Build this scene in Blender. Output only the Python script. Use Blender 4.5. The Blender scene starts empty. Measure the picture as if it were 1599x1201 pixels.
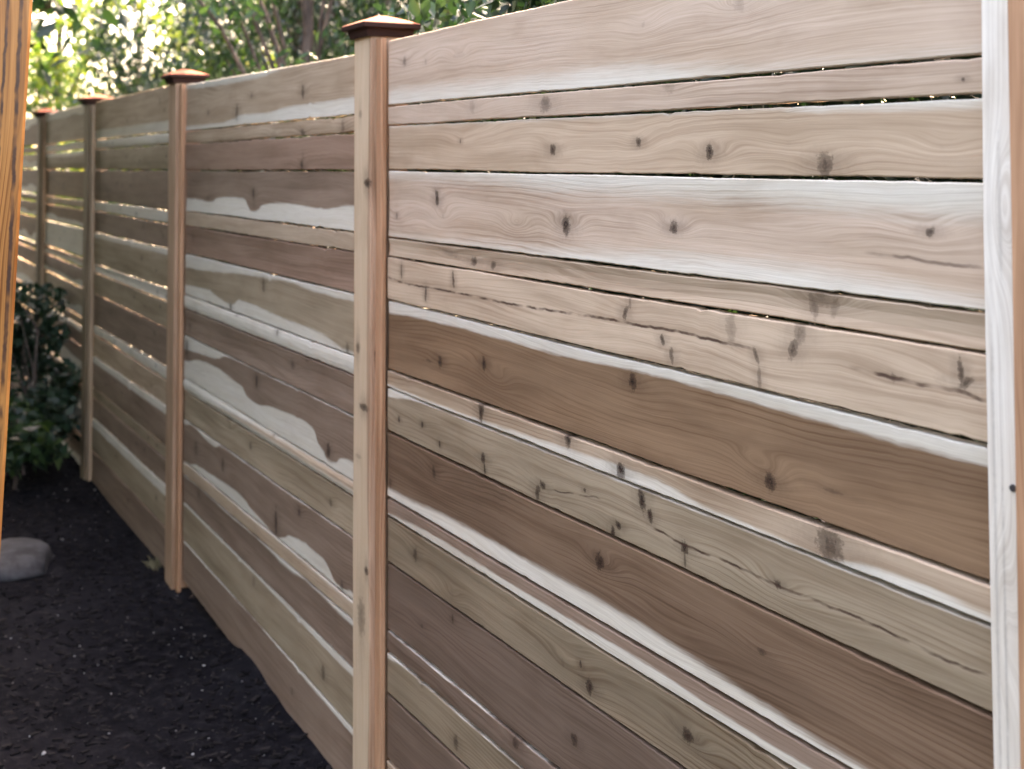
import bpy, bmesh, math, random
import numpy as np
from mathutils import Vector, Matrix, noise as mnoise
random.seed(7); RNG = np.random.default_rng(11)
S = bpy.context.scene
C = bpy.data.collections.new("place"); S.collection.children.link(C)

# ------------------------------------------------------------------ camera
W_, H_ = 1599.0, 1201.0
FPX = 2000.0
CP = Vector((2.5884, -1.0798, 1.426)); YAW = 1.0795; PIT = 0.0385; ROL = -0.0018; PPY = 181.7
cy_, sy_ = math.cos(YAW), math.sin(YAW)
FWD = Vector((-sy_*math.cos(PIT), cy_*math.cos(PIT), math.sin(PIT)))
RGT0 = Vector((cy_, sy_, 0)); UP0 = RGT0.cross(FWD)
RGT = math.cos(ROL)*RGT0 + math.sin(ROL)*UP0
UPV = -math.sin(ROL)*RGT0 + math.cos(ROL)*UP0
cam = bpy.data.cameras.new("camera"); co = bpy.data.objects.new("camera", cam); C.objects.link(co)
co.matrix_world = Matrix(((RGT.x, UPV.x, -FWD.x, CP.x), (RGT.y, UPV.y, -FWD.y, CP.y), (RGT.z, UPV.z, -FWD.z, CP.z), (0, 0, 0, 1)))
cam.sensor_fit = 'HORIZONTAL'; cam.sensor_width = 36; cam.lens = 36*FPX/W_
cam.shift_y = -(H_/2-PPY)/W_
cam.clip_start = 0.05; cam.clip_end = 2000
cam.dof.use_dof = True; cam.dof.focus_distance = 1.9; cam.dof.aperture_fstop = 5.6
S.camera = co
def ray(px, py):
    return FWD + RGT*((px-799.5)/FPX) + UPV*((PPY-py)/FPX)
def on_fence(px, py):            # point of the fence's front face seen at a photo position
    d = ray(px, py); t = -CP.y/d.y
    p = CP + d*t; return p.x, p.z
def on_ground(px, py, z=0.0):
    d = ray(px, py); t = (z-CP.z)/d.z
    return CP + d*t
# ------------------------------------------------------------------ light
SUN_AZ = math.radians(-38); SUN_EL = math.radians(50)       # azimuth from +Y towards +X
w = bpy.data.worlds.new("World"); S.world = w; w.use_nodes = True
nt = w.node_tree; bg = nt.nodes['Background']
sky = nt.nodes.new('ShaderNodeTexSky'); sky.sky_type = 'NISHITA'; sky.sun_disc = False
sky.sun_elevation = SUN_EL; sky.sun_rotation = SUN_AZ; sky.air_density = 1.0; sky.dust_density = 4.0
nt.links.new(sky.outputs[0], bg.inputs[0]); bg.inputs[1].default_value = 0.15
sl = bpy.data.lights.new("sun", 'SUN'); sl.energy = 2.9; sl.angle = math.radians(0.5); sl.color = (1, .93, .82)
so = bpy.data.objects.new("sun", sl); C.objects.link(so)
sd = Vector((math.sin(SUN_AZ)*math.cos(SUN_EL), math.cos(SUN_AZ)*math.cos(SUN_EL), math.sin(SUN_EL)))
so.rotation_euler = (-sd).to_track_quat('-Z', 'Y').to_euler(); so.location = (0, 6, 12)
vs = S.view_settings; vs.view_transform = 'Standard'; vs.look = 'None'; vs.gamma = 1; vs.exposure = 3.9
vs.use_white_balance = True; vs.white_balance_temperature = 8800; vs.white_balance_tint = 21
S.render.engine = 'CYCLES'

# ------------------------------------------------------------------ helpers
def empty(name, loc=(0, 0, 0)):
    o = bpy.data.objects.new(name, None); C.objects.link(o); o.location = loc; return o
def tag(o, label=None, cat=None, group=None, kind=None):
    for k, v in (('label', label), ('category', cat), ('group', group), ('kind', kind)):
        if v: o[k] = v
    return o
def mesh_obj(name, verts, faces, mat, parent=None, loc=(0, 0, 0), uvs=None, smooth=False, mats=None):
    me = bpy.data.meshes.new(name)
    me.from_pydata([tuple(v) for v in verts], [], faces)
    if uvs is not None:
        ul = me.uv_layers.new(name='UVMap')
        lv = np.empty(len(me.loops), np.int32); me.loops.foreach_get('vertex_index', lv)
        ul.data.foreach_set('uv', np.asarray(uvs, np.float32)[lv].ravel())
    if mat: me.materials.append(mat)
    if smooth: me.polygons.foreach_set('use_smooth', [True]*len(me.polygons))
    me.update()
    o = bpy.data.objects.new(name, me); C.objects.link(o); o.location = loc
    if parent: o.parent = parent
    return o
class NB:
    """small node-graph writer"""
    def __init__(s, tree): s.t = tree; s.L = tree.links
    def n(s, typ, **kw):
        x = s.t.nodes.new(typ)
        for k, v in kw.items(): setattr(x, k, v)
        return x
    def set(s, inp, v):
        if v is None: return
        if isinstance(v, bpy.types.NodeSocket): s.L.new(v, inp)
        else: inp.default_value = v
    def m(s, op, a, b=None, c=None, clamp=False):
        x = s.n('ShaderNodeMath', operation=op); x.use_clamp = clamp
        s.set(x.inputs[0], a); s.set(x.inputs[1], b); s.set(x.inputs[2], c); return x.outputs[0]
    def xyz(s, a, b=0.0, c=0.0):
        x = s.n('ShaderNodeCombineXYZ'); s.set(x.inputs[0], a); s.set(x.inputs[1], b); s.set(x.inputs[2], c); return x.outputs[0]
    def noise(s, vec, scale=1.0, detail=2.0, rough=.5):
        x = s.n('ShaderNodeTexNoise'); s.set(x.inputs['Vector'], vec); x.inputs['Scale'].default_value = scale
        x.inputs['Detail'].default_value = detail; x.inputs['Roughness'].default_value = rough; return x.outputs[0]
    def ramp(s, v, a, b, smooth=True):
        x = s.n('ShaderNodeMapRange', interpolation_type='SMOOTHSTEP' if smooth else 'LINEAR')
        s.set(x.inputs[0], v); s.set(x.inputs[1], a); s.set(x.inputs[2], b); return x.outputs[0]
    def mix(s, f, a, b, mode='MIX'):
        x = s.n('ShaderNodeMix', data_type='RGBA', blend_type=mode)
        s.set(x.inputs[0], f); s.set(x.inputs[6], a); s.set(x.inputs[7], b); return x.outputs[2]
def col(r, g, b): return (r, g, b, 1.0)
def new_mat(name):
    m = bpy.data.materials.new(name); m.use_nodes = True
    nb = NB(m.node_tree); p = m.node_tree.nodes['Principled BSDF']; return m, nb, p

# ---- knot group: adds a bump to the grain field (rings flow round it) and a dark core to the mask
def make_knot_group():
    g = bpy.data.node_groups.new('knot', 'ShaderNodeTree'); I = g.interface
    for nm in ('U', 'V', 'x', 'z', 'rx', 'rz', 'rot', 'strength', 'flow', 'Field', 'Mask'):
        I.new_socket(name=nm, in_out='INPUT', socket_type='NodeSocketFloat')
    for nm in ('Field', 'Mask'): I.new_socket(name=nm, in_out='OUTPUT', socket_type='NodeSocketFloat')
    nb = NB(g); gi = nb.n('NodeGroupInput').outputs; go = nb.n('NodeGroupOutput')
    du = nb.m('SUBTRACT', gi['U'], gi['x']); dv = nb.m('SUBTRACT', gi['V'], gi['z'])
    c = nb.m('COSINE', gi['rot']); s_ = nb.m('SINE', gi['rot'])
    a = nb.m('ADD', nb.m('MULTIPLY', du, c), nb.m('MULTIPLY', dv, s_))
    b = nb.m('SUBTRACT', nb.m('MULTIPLY', dv, c), nb.m('MULTIPLY', du, s_))
    a = nb.m('DIVIDE', a, gi['rx']); b = nb.m('DIVIDE', b, gi['rz'])
    wob = nb.m('ADD', nb.m('MULTIPLY', nb.m('SUBTRACT', nb.noise(nb.xyz(gi['U'], gi['V']), 95, 3, .65), .5), 1.5),
               nb.m('MULTIPLY', nb.m('SUBTRACT', nb.noise(nb.xyz(gi['U'], nb.m('MULTIPLY', gi['V'], 3.0)), 240, 2), .5), .6))
    d = nb.m('ADD', nb.m('SQRT', nb.m('ADD', nb.m('MULTIPLY', a, a), nb.m('MULTIPLY', b, b))), wob)
    rg = nb.m('ADD', nb.m('MULTIPLY', nb.m('SINE', nb.m('MULTIPLY', d, 11.0)), .10), .90)
    core = nb.m('MULTIPLY', nb.m('SUBTRACT', 1.0, nb.ramp(d, .35, 1.3)), rg)
    # stain drawn out along the grain round the knot
    e1 = nb.m('DIVIDE', du, nb.m('ADD', nb.m('MULTIPLY', gi['rx'], 3.2), .004)); e2 = nb.m('DIVIDE', dv, nb.m('ADD', nb.m('MULTIPLY', gi['rz'], 1.25), .002))
    dd = nb.m('ADD', nb.m('SQRT', nb.m('ADD', nb.m('MULTIPLY', e1, e1), nb.m('MULTIPLY', e2, e2))), nb.m('MULTIPLY', wob, .6))
    halo = nb.m('MULTIPLY', nb.m('SUBTRACT', 1.0, nb.ramp(dd, .1, 1.25)), .30)
    mk = nb.m('MULTIPLY', nb.m('MAXIMUM', core, halo), gi['strength'])
    # grain flow: wide along the board, narrow across it
    e = nb.m('ADD', nb.m('POWER', nb.m('ABSOLUTE', nb.m('DIVIDE', du, .055)), 2.0), nb.m('POWER', nb.m('ABSOLUTE', nb.m('DIVIDE', dv, .018)), 2.0))
    fl = nb.m('MULTIPLY', nb.m('EXPONENT', nb.m('MULTIPLY', e, -1.0)), gi['flow'])
    nb.L.new(nb.m('ADD', gi['Field'], fl), go.inputs[0])
    nb.L.new(nb.m('MAXIMUM', gi['Mask'], mk), go.inputs[1])
    return g
KNOT = make_knot_group()
def make_cedar_group():
    g = bpy.data.node_groups.new('cedar', 'ShaderNodeTree'); I = g.interface
    for nm in ('U', 'V', 'Seed', 'Field', 'Knot', 'Sap', 'Crack', 'Ring', 'Streak'):
        I.new_socket(name=nm, in_out='INPUT', socket_type='NodeSocketFloat')
    for nm in ('A', 'B', 'SapCol'): I.new_socket(name=nm, in_out='INPUT', socket_type='NodeSocketColor')
    I.new_socket(name='Color', in_out='OUTPUT', socket_type='NodeSocketColor')
    I.new_socket(name='Height', in_out='OUTPUT', socket_type='NodeSocketFloat')
    nb = NB(g); gi = nb.n('NodeGroupInput').outputs; go = nb.n('NodeGroupOutput')
    sd_ = gi['Seed']
    low = nb.noise(nb.xyz(nb.m('MULTIPLY', gi['U'], 1.6), nb.m('MULTIPLY', gi['V'], 9.0), sd_), 1.0, 1.5)
    mid = nb.noise(nb.xyz(nb.m('MULTIPLY', gi['U'], 7.0), nb.m('MULTIPLY', gi['V'], 45.0), sd_), 1.0, 2)
    field = nb.m('ADD', nb.m('ADD', gi['V'], nb.m('MULTIPLY', low, .075)), nb.m('ADD', gi['Field'], nb.m('MULTIPLY', mid, .004)))
    ph = nb.m('MULTIPLY', field, 2*math.pi/.0085)
    r1 = nb.m('POWER', nb.m('ADD', nb.m('MULTIPLY', nb.m('SINE', ph), .5), .5), 4.0)
    ph2 = nb.m('MULTIPLY', field, 2*math.pi/.0031)
    r2 = nb.m('MULTIPLY', nb.m('POWER', nb.m('ADD', nb.m('MULTIPLY', nb.m('SINE', ph2), .5), .5), 2.0), .35)
    gate = nb.ramp(nb.noise(nb.xyz(nb.m('MULTIPLY', gi['U'], 2.2), nb.m('MULTIPLY', gi['V'], 14.0), nb.m('ADD', sd_, 3.3)), 1.0, 2), .38, .66)
    ring = nb.m('MULTIPLY', nb.m('MULTIPLY', nb.m('ADD', r1, r2), nb.m('ADD', nb.m('MULTIPLY', gate, .9), .12)), gi['Ring'])
    st = nb.noise(nb.xyz(nb.m('MULTIPLY', gi['U'], 5.0), nb.m('MULTIPLY', field, 420.0), sd_), 1.0, 3, .6)
    st2 = nb.noise(nb.xyz(nb.m('MULTIPLY', gi['U'], 2.0), nb.m('MULTIPLY', field, 60.0), nb.m('ADD', sd_, 7)), 1.0, 3, .6)
    patch = nb.ramp(nb.noise(nb.xyz(nb.m('MULTIPLY', gi['U'], 2.6), nb.m('MULTIPLY', gi['V'], 16.0), nb.m('ADD', sd_, 11)), 1.0, 2), .35, .68)
    heart = nb.mix(patch, gi['A'], gi['B'])
    heart = nb.mix(nb.m('MULTIPLY', nb.ramp(st2, .42, .72), nb.m('MULTIPLY', gi['Streak'], .55)), heart, nb.mix(1.0, heart, col(.50, .42, .36), 'MULTIPLY'))
    sapc = nb.mix(nb.m('MULTIPLY', nb.ramp(st2, .35, .75), .35), gi['SapCol'], nb.mix(1.0, gi['SapCol'], col(.86, .80, .70), 'MULTIPLY'))
    sapm = nb.m('ADD', gi['Sap'], 0.0, clamp=True)
    base = nb.mix(sapm, heart, sapc)
    rf = nb.m('MULTIPLY', ring, nb.m('SUBTRACT', 1.0, nb.m('MULTIPLY', sapm, .72)))
    base = nb.mix(rf, base, nb.mix(1.0, base, col(.47, .36, .29), 'MULTIPLY'))
    st3 = nb.noise(nb.xyz(nb.m('MULTIPLY', gi['U'], 14.0), nb.m('MULTIPLY', field, 1100.0), sd_), 1.0, 2, .6)
    base = nb.mix(nb.m('MULTIPLY', nb.ramp(st3, .4, .7), .30), base, nb.mix(1.0, base, col(.70, .64, .58), 'MULTIPLY'))
    blot = nb.noise(nb.xyz(nb.m('MULTIPLY', gi['U'], 4.5), nb.m('MULTIPLY', gi['V'], 9.0), nb.m('ADD', sd_, 23)), 1.0, 4, .6)
    base = nb.mix(nb.m('MULTIPLY', nb.ramp(blot, .5, .78), .40), base, nb.mix(1.0, base, col(.66, .60, .55), 'MULTIPLY'))
    base = nb.mix(nb.m('MULTIPLY', nb.ramp(st, .38, .72), .42), base, nb.mix(1.0, base, col(.70, .66, .62), 'MULTIPLY'))
    kv = nb.noise(nb.xyz(gi['U'], gi['V'], sd_), 260, 2)
    kc = nb.mix(nb.ramp(kv, .3, .7), col(.008, .004, .003), col(.045, .022, .014))
    base = nb.mix(nb.m('ADD', gi['Knot'], 0.0, clamp=True), base, kc)
    base = nb.mix(gi['Crack'], base, col(.055, .026, .018))
    nb.L.new(base, go.inputs[0])
    h = nb.m('SUBTRACT', nb.m('MULTIPLY', st, .5), nb.m('ADD', nb.m('MULTIPLY', ring, .5), nb.m('MULTIPLY', gi['Crack'], 1.0)))
    nb.L.new(h, go.inputs[1])
    return g
CEDAR = make_cedar_group()
HEARTS = {   # pairs of base wood colours
    'pink':  ((.585, .455, .355), (.51, .385, .285)),  # raised with tan and cream: glare on the upper boards put into the colour
    'tan':   ((.50, .41, .305), (.42, .335, .24)),
    'brown': ((.255, .172, .110), (.20, .132, .084)),
    'brown_shaded': ((.205, .142, .098), (.155, .105, .072)),  # brown darkened: shade low on the fence put into the board colour
    'olive': ((.30, .25, .18), (.235, .195, .14)),
    'grey':  ((.38, .325, .25), (.31, .26, .195)),
    'mauve': ((.285, .22, .175), (.23, .172, .135)),
    'mauve_shaded':  ((.20, .150, .120), (.16, .118, .092)),  # mauve darkened, carrying the lower boards' shade in its colour
    'red':   ((.32, .225, .175), (.26, .178, .135)),
    'cream': ((.55, .46, .345), (.46, .375, .275)),
    'dark':  ((.22, .15, .105), (.17, .115, .085)),
    'post':  ((.50, .33, .225), (.44, .28, .18)),
    'trim':  ((.56, .32, .19), (.48, .265, .155)),
    'pale':  ((.80, .76, .68), (.76, .71, .62)),
    'oak':   ((.42, .185, .055), (.32, .125, .035)),
}
for k_ in ('tan', 'brown', 'brown_shaded', 'olive', 'grey', 'mauve', 'mauve_shaded', 'red', 'cream', 'dark'):
    HEARTS[k_] = tuple((a*1.05, b*.97, c*{'grey': .88, 'cream': .95, 'tan': .94}.get(k_, .91)) for a, b, c in HEARTS[k_])   # cedar is a warm wood
SAP = (.67, .63, .545)
def curve_node(nb, x01, pts):
    cn = nb.n('ShaderNodeFloatCurve'); cu = cn.mapping.curves[0]
    pts = sorted((min(max(a, 0), 1), min(max(b, 0), 1)) for a, b in pts)
    if pts[0][0] > .001: pts.insert(0, (0, pts[0][1]))
    if pts[-1][0] < .999: pts.append((1, pts[-1][1]))
    q = [pts[0]]
    for p in pts[1:]:
        if p[0]-q[-1][0] > .002: q.append(p)
    if q[-1][0] < 1: q[-1] = (1.0, q[-1][1])
    while len(cu.points) < len(q): cu.points.new(.5, .5)
    for c_, p in zip(cu.points, q): c_.location = p; c_.handle_type = 'AUTO_CLAMPED'
    cn.mapping.use_clip = False; cn.mapping.update()
    nb.set(cn.inputs['Value'], x01); return cn.outputs[0]
MATN = [0]
def wood_mat(name, tone, L, Ht, seed, top=None, bot=None, knots=(), cracks=(), lines=(), ring=.55, streak=1.0, soft=.006, rough=.62, sapcol=SAP, coat=0):
    """top / bot: sapwood limits as [(u01, v01)...]; knots: (u, v, rx, rz, rot, strength, flow) in metres"""
    m, nb, p = new_mat(name)
    uv = nb.n('ShaderNodeUVMap').outputs[0]; sp = nb.n('ShaderNodeSeparateXYZ'); nb.L.new(uv, sp.inputs[0])
    U, V = sp.outputs[0], sp.outputs[1]
    field, mask = 0.0, 0.0
    for k in knots:
        g = nb.n('ShaderNodeGroup'); g.node_tree = KNOT
        for nm, v in zip(('U', 'V', 'x', 'z', 'rx', 'rz', 'rot', 'strength', 'flow', 'Field', 'Mask'), (U, V)+tuple(k)+(field, mask)): nb.set(g.inputs[nm], v)
        field, mask = g.outputs[0], g.outputs[1]
    u01 = nb.m('DIVIDE', U, L, clamp=True)
    wob = nb.m('MULTIPLY', nb.m('SUBTRACT', nb.noise(nb.xyz(nb.m('MULTIPLY', U, 9.0), nb.m('MULTIPLY', V, 160.0), seed), 1.0, 4, .65), .5), max(.010, soft*1.6))
    vv = nb.m('ADD', V, wob); sap = 0.0
    if top:
        t = nb.m('MULTIPLY', curve_node(nb, u01, top), Ht); sap = nb.ramp(nb.m('SUBTRACT', vv, t), -soft, soft)
    if bot:
        b = nb.m('MULTIPLY', curve_node(nb, u01, bot), Ht); s2 = nb.ramp(nb.m('SUBTRACT', b, vv), -soft, soft)
        sap = nb.m('MAXIMUM', sap, s2) if top else s2
    crack = 0.0
    for pts, wd, stg in lines:
        c_ = nb.m('MULTIPLY', curve_node(nb, u01, pts), Ht)
        u0 = min(a for a, _ in pts); u1 = max(a for a, _ in pts)
        d = nb.m('ABSOLUTE', nb.m('SUBTRACT', nb.m('ADD', V, nb.m('MULTIPLY', nb.m('SUBTRACT', nb.noise(nb.xyz(U, 0.0, seed), 40, 3), .5), .006)), c_))
        mk = nb.m('SUBTRACT', 1.0, nb.ramp(d, wd*.3, wd))
        win = nb.m('MULTIPLY', nb.ramp(u01, u0-.004, u0+.01), nb.m('SUBTRACT', 1.0, nb.ramp(u01, u1-.01, u1+.004)))
        dn = nb.ramp(nb.noise(nb.xyz(U, 1.0, seed), 22, 2), .32, .6)
        mk = nb.m('MULTIPLY', nb.m('MULTIPLY', mk, win), nb.m('MULTIPLY', dn, stg))
        crack = nb.m('MAXIMUM', crack, mk) if not isinstance(crack, float) else mk
    g = nb.n('ShaderNodeGroup'); g.node_tree = CEDAR
    A, B = HEARTS[tone]; r = random.Random(int(seed*977)); j = r.uniform(.93, 1.07)
    for nm, v in (('U', U), ('V', V), ('Seed', float(seed)), ('Field', field), ('Knot', mask), ('Sap', sap), ('Crack', crack), ('Ring', ring), ('Streak', streak),
                  ('A', col(*[c*j for c in A])), ('B', col(*[c*j for c in B])), ('SapCol', col(*sapcol))): nb.set(g.inputs[nm], v)
    nb.L.new(g.outputs[0], p.inputs['Base Color']); p.inputs['Roughness'].default_value = rough
    p.inputs['Specular IOR Level'].default_value = .18
    if coat: p.inputs['Coat Weight'].default_value = coat; p.inputs['Coat Roughness'].default_value = .15
    bp = nb.n('ShaderNodeBump'); bp.inputs['Strength'].default_value = .28; bp.inputs['Distance'].default_value = .0012
    nb.L.new(g.outputs[1], bp.inputs['Height']); nb.L.new(bp.outputs[0], p.inputs['Normal'])
    return m

# ------------------------------------------------------------------ board mesh
TH = .019
def board_mesh(name, x0, x1, zb0, zb1, zt0, zt1, mat, parent, seed, rag=.0012, ydev=0.0, nseg=70, label=None):
    """a sawn board: ends at x0/x1, slightly ragged long edges, eased arrises; uv in metres along / across"""
    r = np.random.default_rng(seed); n = nseg; xs = np.linspace(x0, x1, n+1)
    def rough_edge():
        a = np.interp(np.arange(n+1), np.linspace(0, n, 9), r.normal(0, .0007, 9)) + r.normal(0, rag*.35, n+1)
        for _ in range(5):
            i = r.integers(2, n-2); a[i] += abs(r.normal(0, rag*1.6))
        return a
    f = (xs-x0)/(x1-x0)
    eb, et = rough_edge(), rough_edge()
    zb = zb0+(zb1-zb0)*f + eb; zt = zt0+(zt1-zt0)*f - et
    nomh = (zt0-zb0+zt1-zb1)/2; bv = .0016
    cup = r.normal(0, .0012)
    prof = []      # (y, which z, offset)
    for i in range(n+1):
        zm = (zb[i]+zt[i])/2
        prof.append([(ydev+bv, zb[i]), (ydev, zb[i]+bv), (ydev+cup, zb[i]*.67+zt[i]*.33), (ydev+cup, zb[i]*.33+zt[i]*.67), (ydev, zt[i]-bv), (ydev+bv, zt[i]),
                     (ydev+TH-bv, zt[i]), (ydev+TH, zt[i]-bv), (ydev+TH, zb[i]+bv), (ydev+TH-bv, zb[i])])
    K = 10; verts = []; uvs = []
    org = (x0, 0, zb0)
    for i in range(n+1):
        for (y, z) in prof[i]:
            verts.append((xs[i]-x0, y, z-zb0)); uvs.append((xs[i]-x0, (z-zb[i])/(zt[i]-zb[i])*nomh))
    faces = []
    for i in range(n):
        for k in range(K):
            a = i*K+k; b = i*K+(k+1) % K; faces.append((a, b, b+K, a+K))
    faces.append(tuple(range(K-1, -1, -1))); faces.append(tuple(n*K+k for k in range(K)))
    faces = [tuple(reversed(q)) for q in faces]
    o = mesh_obj(name, verts, faces, mat, parent, org, uvs)
    if label: o['label'] = label
    return o

fence = empty('board_fence', (0, 0, 0))
tag(fence, 'horizontal cedar board fence with capped posts running back into the garden', 'fence')
WD = [.1425, .0445, .0925]; ZL = [1.69]
for i in range(18): ZL.append(ZL[-1]-WD[i % 3])
GAP = .0042
PX = [0.0, -1.783, -3.447, -4.95, -6.45]          # right edge of the trim of every post, from the near one back
POSTW, POSTP, NAILW, NAILQ = .100, .030, .030, .018

def sec(x0, x1, Zl, Zr, specs, seed0, nseg=70, gaps=None):
    """one section of boards; Zl / Zr are the seam heights at its two ends"""
    L = x1-x0
    for i in range(len(Zl)-1):
        sp = specs[i] if i < len(specs) else {}
        g = (GAP if i < 6 or seed0 != 1 else .0048)/2
        g2 = g if seed0 != 1 or i < 5 else .0034
        zt0, zt1, zb0, zb1 = Zl[i]-g, Zr[i]-g, Zl[i+1]+g2, Zr[i+1]+g2
        if i == 0: zt0 += g; zt1 += g
        def uvp(px, py):
            X, Z = on_fence(px, py); u = X-x0; f = u/L
            b = zb0+(zb1-zb0)*f; t = zt0+(zt1-zt0)*f; return u, (Z-b), (Z-b)/(t-b)
        nomh = (zt0-zb0+zt1-zb1)/2
        ks = []
        for k in sp.get('knots', ()):      # (px, py, r_along mm, r_across mm, rot deg, strength, flow)
            u, v, _ = uvp(k[0], k[1]); ks.append((u, v, k[2]/1000*(2.5 if k[2] <= 5 and k[3] >= 7 else 1.75), k[3]/1000*(1.6 if seed0 == 1 else 1.75), math.radians(k[4]), min(1, k[5]*1.1), k[6]))
        cv = {}
        for nm in ('top', 'bot'):
            if nm in sp:
                if isinstance(sp[nm], (int, float)): cv[nm] = [(0, sp[nm]), (1, sp[nm])]
                elif sp[nm][0][0] > 2: cv[nm] = [(lambda q: (q[0]/L, q[2]))(uvp(*P)) for P in sp[nm]]
                else: cv[nm] = sp[nm]
        ln = []
        for pts, wd, stg in sp.get('lines', ()):
            ln.append(([(lambda q: (q[0]/L, q[2]))(uvp(*P)) for P in pts], wd, stg))
        m = wood_mat('cedar_%s' % sp.get('tone', 'tan'), sp.get('tone', 'tan'), L, nomh, (seed0*31+i*7.37) % 97, knots=ks, lines=ln,
                     ring=sp.get('ring', .55), streak=sp.get('streak', 1.0), soft=sp.get('soft', .008), **cv)
        board_mesh('board', x0, x1, zb0, zb1, zt0, zt1, m, fence, seed0*100+i, rag=sp.get('rag', .0007 if seed0 == 1 else .0013), ydev=random.Random(seed0*50+i).uniform(-.0015, .0012), nseg=nseg, label=sp.get('label'))

def zs(pxs, x):  # seam heights from where the seams sit
    return [on_fence(x, y)[1] for y in pxs]
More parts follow.
